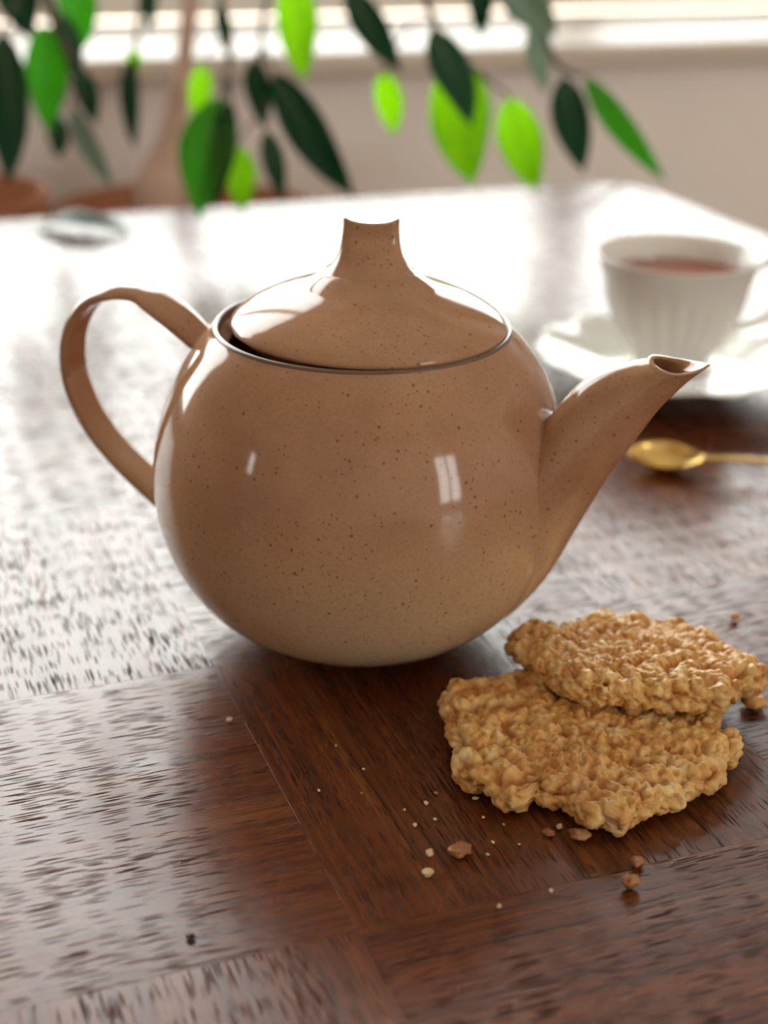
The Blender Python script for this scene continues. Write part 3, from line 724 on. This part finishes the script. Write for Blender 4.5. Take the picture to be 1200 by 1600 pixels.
def leaf(bx, by, tx, ty, w, depth, mat, bend=0.2, turn=0.0, fold=0.25, tipd=0.0, seed=0):
    """base pixel -> tip pixel at a depth from the lens; w is the width in pixels."""
    B = at_d(bx, by, depth); Tp = at_d(tx, ty, depth+tipd); ax = (Tp-B); L = ax.length; ax.normalize()
    side = ax.cross(_f).normalized(); nrm = side.cross(ax).normalized()
    rt = Matrix.Rotation(turn, 3, ax); side = rt @ side; nrm = rt @ nrm
    hw = w*depth/FPX/2/max(0.35, abs(math.cos(turn)))
    V, F = [], []
    def P(t, s):
        wd = hw*(max(0, math.sin(math.pi*t**0.85))**0.80)*(1.10-0.25*t)
        if t > 0.86: wd *= (1-(t-0.86)/0.14)**0.5*0.85+0.15*(1-(t-0.86)/0.14)
        z = bend*L*math.sin(math.pi*t)*0.35 - abs(s)*wd*fold + 0.05*hw*math.sin(9*t+seed)*s*s
        return B+ax*(L*t)+side*(wd*s)+nrm*z
    for dz in (0.00016, -0.00016):
        for i in range(NLX+1):
            for j in range(NLY+1): V.append(loc(P(i/NLX, -1+2*j/NLY)+nrm*dz))
    n = (NLX+1)*(NLY+1); q = NLY+1
    for i in range(NLX):
        for j in range(NLY):
            a = i*q+j; F.append((a, a+1, a+q+1, a+q)); F.append((n+a, n+a+q, n+a+q+1, n+a+1))
    for i in range(NLX):
        a = i*q; F.append((a, a+q, n+a+q, n+a)); a += NLY; F.append((a, n+a, n+a+q, a+q))
    lf = obj_from('leaf', V, F, M[mat], plant)
    obj_from('midrib', *tube_geo([loc(P(t, 0)+nrm*0.0002) for t in np.linspace(0.0, 0.96, 12)], [0.0007*(1-0.7*t) for t in np.linspace(0, 1, 12)], 6), M['vein'], lf)
    nb, nr = min(bpts, key=lambda q_: (q_[0]-B).length + max(0, (B-q_[0]).z)*0.8)
    dst = (nb-B).length
    md = (nb+B)/2 + Vector((0, 0, 0.12*dst)) - ax*0.1*dst
    pt = spline([tuple(nb), tuple(md), tuple(B), tuple(P(0.03, 0))], 12)
    obj_from('petiole', *tube_geo([loc(p) for p in pt], 0.0009 if dst < 0.06 else 0.0012, 6), M['twig'], lf)
    return lf
LV = [(360, 156, 334, 330, 46, 1.145, 'leaf_dark'), (2, 50, 14, 292, 78, 1.12, 'leaf_dark'), (8, -60, 50, 62, 66, 1.16, 'leaf_dark'), (70, 38, 76, 212, 66, 1.22, 'leaf_mid'), (112, -50, 128, 84, 60, 1.24, 'leaf_mid'), (232, -70, 234, 56, 28, 1.22, 'leaf_dark'),  # first entry: added leaf that darkens half of the mid leaf behind it
      (96, 20, 128, 120, 34, 1.2, 'leaf_dark'), (118, 100, 150, 196, 36, 1.2, 'leaf_dark'), (112, 166, 178, 296, 34, 1.18, 'leaf_sheen'), (208, 86, 212, 236, 34, 1.25, 'leaf_dark'), (210, 76, 206, 122, 26, 1.3, 'leaf_backlit'), (88, 180, 92, 248, 32, 1.26, 'leaf_dark'),
      (346, 152, 310, 346, 88, 1.16, 'leaf_mid'), (316, 98, 308, 202, 38, 1.24, 'leaf_backlit'), (370, 225, 378, 336, 48, 1.19, 'leaf_backlit'), (396, 92, 412, 202, 44, 1.2, 'leaf_dark'), (416, 204, 444, 318, 36, 1.18, 'leaf_dark'),
      (428, 112, 556, 312, 64, 1.15, 'leaf_dark'), (452, -40, 474, 128, 66, 1.2, 'leaf_backlit'), (540, -20, 628, 116, 52, 1.19, 'leaf_dark'), (600, 112, 616, 214, 44, 1.22, 'leaf_backlit'), (745, -60, 751, 62, 42, 1.18, 'leaf_dark'),
      (788, -40, 872, 58, 62, 1.16, 'leaf_sheen'), (676, 46, 738, 200, 66, 1.13, 'leaf_dark'), (704, 92, 738, 292, 94, 1.17, 'leaf_backlit'), (794, 152, 838, 302, 72, 1.17, 'leaf_backlit'), (878, 120, 912, 272, 58, 1.14, 'leaf_dark'),
      (912, 118, 1042, 286, 38, 1.16, 'leaf_mid'), (832, 20, 852, 150, 42, 1.24, 'leaf_sheen'), (342, 5, 360, 92, 26, 1.22, 'leaf_dark')]
rl = random.Random(5)
for k, (bx, by, tx, ty, w, d, mt) in enumerate(LV):
    leaf(bx, by, tx, ty, w, d, mt, bend=rl.uniform(-0.25, 0.3), turn=rl.uniform(-0.5, 0.5), fold=rl.uniform(0.15, 0.45), tipd=rl.uniform(-0.02, 0.03), seed=k)

# fallen leaf at the far left of the table
def fallen():
    c = on_z(128, 338, 0.012); V, F = [], []; L, hw = 0.082, 0.021; q = NLY+1
    for dz in (0.0003, -0.0003):
        for i in range(NLX+1):
            t = i/NLX; wd = hw*max(0, math.sin(math.pi*t))**0.75
            for j in range(NLY+1):
                s = -1+2*j/NLY
                V.append(((t-0.5)*L, wd*s*0.9, 0.0009+0.016*math.sin(math.pi*t)-0.30*wd*abs(s)*math.sin(math.pi*t)+dz))
    n = (NLX+1)*q
    for i in range(NLX):
        for j in range(NLY):
            a = i*q+j; F.append((a, a+1, a+q+1, a+q)); F.append((n+a, n+a+q, n+a+q+1, n+a+1))
    for i in range(NLX):
        a = i*q; F.append((a, a+q, n+a+q, n+a)); a += NLY; F.append((a, n+a, n+a+q, a+q))
    zm = min(v[2] for v in V); V = [(x, y, z-zm) for x, y, z in V]
    o = obj_from('fallen_leaf', V, F, M['leaf_dark']); o.location = (c.x, c.y, 0.0003); o.rotation_euler = (0, 0, R(-12))
    tag(o, 'dark green glossy curled leaf lying on the far left of the table', 'leaf')
fallen()
tp2 = obj_from('planter', *planter_geo(0.085, 0.735), M['terracotta']); tp2.location = uv(0.12, 1.43, ZF)
tag(tp2, 'orange terracotta planter at the far left edge behind the table', 'planter')
